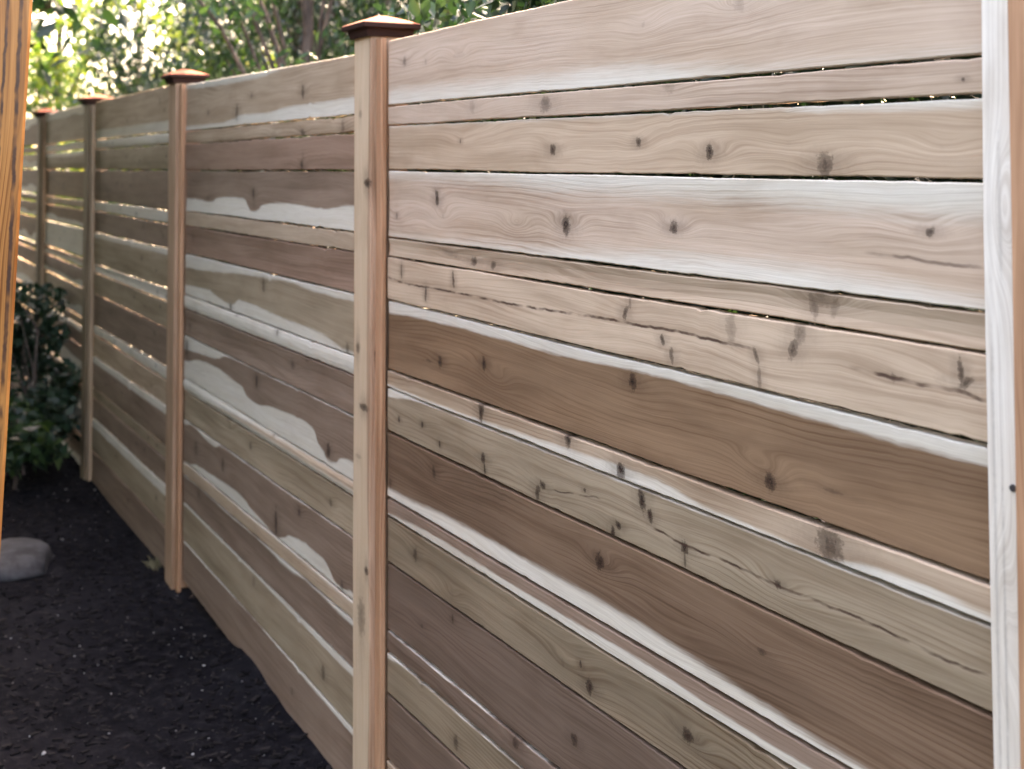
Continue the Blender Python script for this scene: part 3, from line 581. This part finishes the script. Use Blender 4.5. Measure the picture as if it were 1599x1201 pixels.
def tube(verts, faces, pts, rads, K=8):
    pts = [Vector(q) for q in pts]; base = len(verts)
    for i, q in enumerate(pts):
        t = (pts[min(i+1, len(pts)-1)]-pts[max(i-1, 0)]).normalized(); a = t.orthogonal().normalized(); b = t.cross(a)
        for k in range(K):
            an = 2*math.pi*k/K; verts.append(q+(a*math.cos(an)+b*math.sin(an))*rads[i])
    for i in range(len(pts)-1):
        for k in range(K):
            p0 = base+i*K+k; p1 = base+i*K+(k+1) % K; faces.append((p0, p1, p1+K, p0+K))
def make_tree(kindname, loc, h, crown_r, crown_z, nclump, nleaf, size, mat, label, cat, seed, group=None, lean=(0, 0), trunk_r=.08, clump_r=.35, squash=1.0, droop=.5, aspect=.5, lo=None, hi=None):
    r = random.Random(seed); rn = np.random.default_rng(seed)
    root = empty(kindname, loc); tag(root, label, cat, group)
    V, F = [], []
    pts = [(0, 0, -.1)]; 
    for i in range(1, 7):
        f = i/6; pts.append((lean[0]*f+r.uniform(-.05, .05), lean[1]*f+r.uniform(-.05, .05), h*f*.9))
    tube(V, F, pts, [trunk_r*(1-.75*i/6)*(1.35 if i == 0 else 1) for i in range(7)])
    cl = []
    for k in range(nclump):
        while True:
            q = rn.uniform(-1, 1, 3)
            if .25 < np.linalg.norm(q) < 1: break
        cc = np.array([q[0]*crown_r+lean[0]*.8, q[1]*crown_r*squash+lean[1]*.8, crown_z+q[2]*(h-crown_z)]); cl.append(cc)
    for cc in cl[:26]:
        f = min(max(cc[2]/h*.6, .15), .9); i = f*6; i0 = min(int(i), 5); a = Vector(pts[i0]).lerp(Vector(pts[i0+1]), i-i0)
        b = Vector(cc); mid = a.lerp(b, .5)+Vector((0, 0, .12))
        tube(V, F, [a, mid, b], [trunk_r*.38*(1-f*.5), trunk_r*.2, .006], 6)
    mesh_obj('trunk', V, F, bark, root, smooth=True)
    per = nleaf//nclump; cs = []
    for cc in cl:
        rad = clump_r*r.uniform(.6, 1.35); g = rn.normal(size=(per, 3)); g /= np.linalg.norm(g, axis=1)[:, None]; g *= (rn.uniform(0, 1, (per, 1))**.5)*rad; g[:, 2] *= .7
        cs.append(cc+g)
    cs = np.concatenate(cs)
    cs = cs[cs[:, 2] > .12]
    leaves_mesh('crown', cs, size, mat, root, seed, droop=droop, aspect=aspect)
    return root
def dirpos(px, dist):      # a ground spot on the line of sight through photo column px
    d = ray(px, 240); d.z = 0; d.normalize(); q = CP+d*dist; return (q.x, q.y, gz(q.x, q.y))
# trees and shrubs beyond the fence
G = 'trees beyond the fence'
T = [
 ('broadleaf_tree', 90, 15.0, 5.0, 2.1, 2.2, 60, 17000, .085, LM_LIGHT, 'sunlit yellow green tree at the far left beyond the fence', .5, .5),
 ('broadleaf_tree', 215, 13.0, 3.6, 1.5, 1.6, 46, 13000, .075, LM_LIGHT, 'lower bright green tree above the second section from the far end', .5, .5),
 ('broadleaf_tree', 310, 15.0, 5.0, 1.3, 2.6, 46, 16000, .075, LM_DEEP, 'green tree rising over the middle post', .5, .5),
 ('evergreen_tree', 385, 12.0, 5.0, 1.25, 1.9, 90, 40000, .075, LM_DARK, 'dark evergreen behind the second fence section', .7, .4),
 ('broadleaf_tree', 470, 8.6, 4.2, 1.05, 1.9, 60, 26000, .065, LM_DARK, 'deep green tree with a slender trunk left of the near post', .8, .4),
 ('evergreen_tree', 640, 7.2, 4.0, 1.1, 2.0, 50, 17000, .055, LM_DARK, 'dark evergreen behind the cap of the near post', .7, .4),
 ('broadleaf_tree', 760, 5.6, 3.6, .75, 2.0, 30, 8000, .06, LM_DEEP, 'leafy tree with hanging leaves above the nearest top board', 1.0, .3),
 ('evergreen_tree', 860, 6.2, 4.0, 1.1, 2.0, 46, 14000, .055, LM_DARK, 'dark evergreen behind the nearest section right of the leafy tree', .7, .4),
]
for i, (nm, px, dist, h, cr, cz, nc, nl, sz, lm, lab, dr, asp) in enumerate(T):
    make_tree(nm, dirpos(px, dist), h, cr, cz, nc, nl, sz, lm, lab, 'tree', 100+i, G, trunk_r=.07, clump_r=.42, droop=dr, aspect=asp)
# a tall dense hedge closing the view behind them, and low growth seen through the gaps
def hedge(name, x0, x1, y0, y1, z1, n, size, mat, label, seed):
    r = np.random.default_rng(seed)
    c = np.stack([r.uniform(x0, x1, n), r.uniform(y0, y1, n), r.uniform(0, 1, n)**.8*z1], 1)
    amp = .25 if z1 < 2.4 else 1.0; keep = amp*(np.sin(c[:, 0]*1.1+seed)*.35+np.sin(c[:, 0]*2.9)*.2)+z1-.4 > c[:, 2]
    root = empty(name, ((x0+x1)/2, y1, 0)); tag(root, label, 'hedge')
    c[:, 0] -= (x0+x1)/2; c[:, 1] -= y1
    leaves_mesh('foliage', c[keep], size, mat, root, seed, droop=.5)
hedge('hedge', -30, 1.5, 8.5, 10.0, 6.5, 52000, .13, LM_DARK, 'tall dark hedge closing the view far behind the fence', 61)
hedge('hedge', -.55, 4.2, .10, .62, 2.33, 95000, .05, LM_DARK, 'dark green hedge just behind the nearest boards, rising a little over the top board', 62)
hedge('hedge', -1.9, -.55, .10, .62, 2.04, 24000, .05, LM_DARK, 'low dark green hedge behind the second section of boards, ending below the top board', 65)
make_tree('slender_tree', dirpos(452, 6.2), 4.6, .9, 2.6, 26, 6000, .06, LM_DEEP, 'slender tree whose bare grey brown trunk shows left of the near post', 'tree', 120, G, trunk_r=.045, clump_r=.34, droop=.8, aspect=.4, lean=(.25, .0))
hedge('hedge', -10, 6.5, -2.5, -1.9, 2.9, 34000, .10, LM_DARK, 'unseen dark hedge added opposite the fence to shade its lower boards', 63)  # out of view, added to cut low sky light on the boards
hedge('hedge', -10, -.6, -2.0, -1.45, 4.3, 46000, .10, LM_DARK, 'unseen tall dark hedge added opposite the far sections to shade them', 64)  # out of view, added to darken the far sections

make_tree('broadleaf_tree', (-3.4, -2.4, 0), 4.9, 3.0, 3.15, 60, 20000, .10, LM_DARK, 'unseen tree added on the near side, its dark crown shading the left sections', 'tree', 301, trunk_r=.11, clump_r=.5, lean=(0, .9), squash=.55)  # added canopy out of view, blocks sky light over the left sections
make_tree('broadleaf_tree', (-6.6, -2.3, 0), 4.9, 2.4, 3.1, 56, 18000, .10, LM_DARK, 'second unseen dark tree added on the near side to shade the far end', 'tree', 302, trunk_r=.10, clump_r=.5, lean=(0, 1.0), squash=.6)  # another added canopy out of view, deepens shade at the far end
# ------------------------------------------------------------------ things on the near side
# shrubs at the left end
make_tree('shrub', tuple(on_ground(45, 722)), .84, .36, .25, 26, 4200, .05, LM_DARK, 'dark leafy shrub at the far left in front of the far end of the fence', 'shrub', 201, trunk_r=.015, clump_r=.14, droop=.1, aspect=.6)
make_tree('shrub', tuple(on_ground(18, 765)), .36, .22, .2, 14, 1500, .06, LM_DEEP, 'low green plant below the dark shrub at the left edge', 'shrub', 202, trunk_r=.010, clump_r=.12, droop=.0, aspect=.6)
# boulder
stm, nb, p = new_mat('stone')
tc = nb.n('ShaderNodeTexCoord').outputs['Object']; nz = nb.noise(tc, 14, 5, .6)
nb.L.new(nb.mix(nb.ramp(nz, .35, .7), col(.012, .012, .014), col(.05, .051, .056)), p.inputs['Base Color']); p.inputs['Roughness'].default_value = .85
bp = nb.n('ShaderNodeBump'); bp.inputs['Distance'].default_value = .01; nb.L.new(nz, bp.inputs['Height']); nb.L.new(bp.outputs[0], p.inputs['Normal'])
def rock(name, loc, sx, sy2, sz, seed, mat=stm, sub=4):
    bm = bmesh.new(); bmesh.ops.create_icosphere(bm, subdivisions=sub, radius=1)
    r = np.random.default_rng(seed); dirs = r.normal(size=(14, 3)); dirs /= np.linalg.norm(dirs, axis=1)[:, None]; hh = r.uniform(.62, .95, 14)
    for v in bm.verts:
        n = np.array(v.co); k = 1.0
        for d, h in zip(dirs, hh):
            dt = n@d
            if dt > h: k = min(k, h/dt)
        q = v.co*k; v.co = Vector((q.x*sx, q.y*sy2, q.z*sz))*(1+.05*mnoise.noise(q*2.3+Vector((seed, 0, 0)))+.02*mnoise.noise(q*7))
    me = bpy.data.meshes.new(name); bm.to_mesh(me); bm.free(); me.materials.append(mat)
    me.polygons.foreach_set('use_smooth', [True]*len(me.polygons))
    o = bpy.data.objects.new(name, me); C.objects.link(o); o.location = loc; return o
q = on_ground(24, 880)
tag(rock('boulder', (q.x, q.y, q.z+.006), .22, .16, .06, 5), 'rounded grey boulder lying on the dark soil at the left', 'rock')
# pebbles scattered over the soil: uncountable litter
V, F = [], []; r = random.Random(9)
def pebble(x, y, s):
    b = len(V); z = gz(x, y)
    ax = r.uniform(0, 3.14); ca, sa = math.cos(ax), math.sin(ax); l, w_, h = s*r.uniform(.8, 1.5), s*r.uniform(.5, .9), s*r.uniform(.35, .7)
    ring = [(math.cos(t)*l*r.uniform(.85, 1.1), math.sin(t)*w_*r.uniform(.85, 1.1)) for t in [k*math.pi/3 for k in range(6)]]
    for (u, v) in ring: V.append((x+u*ca-v*sa, y+u*sa+v*ca, z))
    for (u, v) in ring: V.append((x+(u*ca-v*sa)*.7, y+(u*sa+v*ca)*.7, z+h))
    for k in range(6): F.append((b+k, b+(k+1) % 6, b+6+(k+1) % 6, b+6+k))
    F.append(tuple(b+6+k for k in range(6)))
for _ in range(650):
    x = r.uniform(-5, 1.2); y = -abs(r.gauss(0, .45))-.02
    pebble(x, y, r.uniform(.0015, .004) if r.random() < .93 else r.uniform(.0045, .007))
pm, nb, p = new_mat('pebble'); geo = nb.n('ShaderNodeNewGeometry')
nb.L.new(nb.mix(geo.outputs['Random Per Island'], col(.04, .036, .034), col(.30, .30, .30)), p.inputs['Base Color']); p.inputs['Roughness'].default_value = .8
tag(mesh_obj('pebbles', V, F, pm), kind='stuff')
V, F = [], []
for _ in range(7000):
    x = r.uniform(-6, 1.2); y = -abs(r.gauss(0, .6))-.012; s_ = r.uniform(.003, .009); an = r.uniform(0, 6.28); b = len(V); z = gz(x, y)
    ca, sa = math.cos(an), math.sin(an); l, w_ = s_*1.5, s_*r.uniform(.3, .7); tz = r.uniform(-.6, .6)*s_; up_ = r.uniform(.001, .006)
    for (u, v, q3) in ((-l, -w_, 0), (l, -w_, tz), (l*.8, w_, tz), (-l, w_*.8, 0)):
        V.append((x+u*ca-v*sa, y+u*sa+v*ca, z+up_+q3+.002)); 
    for (u, v, q3) in ((-l, -w_, 0), (l, -w_, tz), (l*.8, w_, tz), (-l, w_*.8, 0)):
        V.append((x+u*ca-v*sa, y+u*sa+v*ca, z+up_+q3-.001))
    F += [(b, b+1, b+2, b+3), (b+7, b+6, b+5, b+4)]+[(b+k, b+4+k, b+4+(k+1) % 4, b+(k+1) % 4) for k in range(4)]
cm, nb, p = new_mat('bark_chips'); geo = nb.n('ShaderNodeNewGeometry')
nb.L.new(nb.mix(geo.outputs['Random Per Island'], col(.005, .005, .006), col(.026, .023, .023)), p.inputs['Base Color']); p.inputs['Roughness'].default_value = 1; p.inputs['Specular IOR Level'].default_value = .05
tag(mesh_obj('mulch', V, F, cm), kind='stuff')
# tuft of dry grass at the foot of the middle post
dm, nb, p = new_mat('dry_grass'); p.inputs['Base Color'].default_value = col(.22, .19, .11); p.inputs['Roughness'].default_value = .8
V, F = [], []
for _ in range(60):
    x = r.gauss(0, .03); y = r.gauss(0, .015); h = r.uniform(.012, .035); dx, dy = r.uniform(-.03, .03), r.uniform(-.03, .02); b = len(V)
    V += [(x-.0015, y, -.01), (x+.0015, y, -.01), (x+dx*.5+.001, y+dy*.5, h*.7), (x+dx, y+dy, h)]; F += [(b, b+1, b+2), (b, b+2, b+3)]
q = on_ground(247, 880)
tag(mesh_obj('grass_tuft', V, F, dm, loc=(q.x, -.015, gz(q.x, -.015))), 'small tuft of pale dry grass at the fence foot beside the middle post', 'grass')

# ------------------------------------------------------------------ added upright timber standing in for the varnished oak tabletop at the far left edge
A = ray(50, 17); B_ = ray(0, 870)
tA = 2.0/Vector((A.x, A.y, 0)).length; pa = CP+A*tA; tB = 2.0/Vector((B_.x, B_.y, 0)).length; pb = CP+B_*tB
ux = (pa-pb)/(pa.z-pb.z)                 # drift of the timber's right edge per metre of height
base = pb-ux*(pb.z+.03); side = Vector((-RGT.x, -RGT.y, 0)).normalized(); back = Vector(((pa+pb)/2-CP).xy.to_3d()).normalized(); side = Vector((-back.y, back.x, 0)); side = side if side.dot(RGT) < 0 else -side
om = wood_mat('varnished_oak', 'oak', 2.1, .2, 8.8, ring=.9, streak=1.6, rough=.35, coat=.15, lines=[([(0, .04), (.3, .055), (.6, .05), (.8, .075), (1, .06)], .004, 1.0), ([(.4, .15), (.6, .17), (1, .16)], .003, 1.0)])
V, F, UVs = [], [], []
hts = np.linspace(0, 2.15, 24)
for hh in hts:
    c0 = base+ux*hh; bv = .004; Wt, Dt = .10, .045
    P = [(bv, 0), (Wt-bv, 0), (Wt, bv), (Wt, Dt-bv), (Wt-bv, Dt), (bv, Dt), (0, Dt-bv), (0, bv)]
    for k, (a, b) in enumerate(P):
        q = c0+side*a+back*b; V.append(q-base); UVs.append((hh, a+b))
for i in range(len(hts)-1):
    for k in range(8):
        a = i*8+k; b = i*8+(k+1) % 8; F.append((a, b, b+8, a+8))
F.append(tuple(range(8))); F.append(tuple((len(hts)-1)*8+k for k in range(7, -1, -1)))
tag(mesh_obj('oak_table_standin', V, F, om, None, base, UVs), 'added upright timber of orange varnished oak with black grain, standing in for an oak tabletop at the far left edge', 'timber')
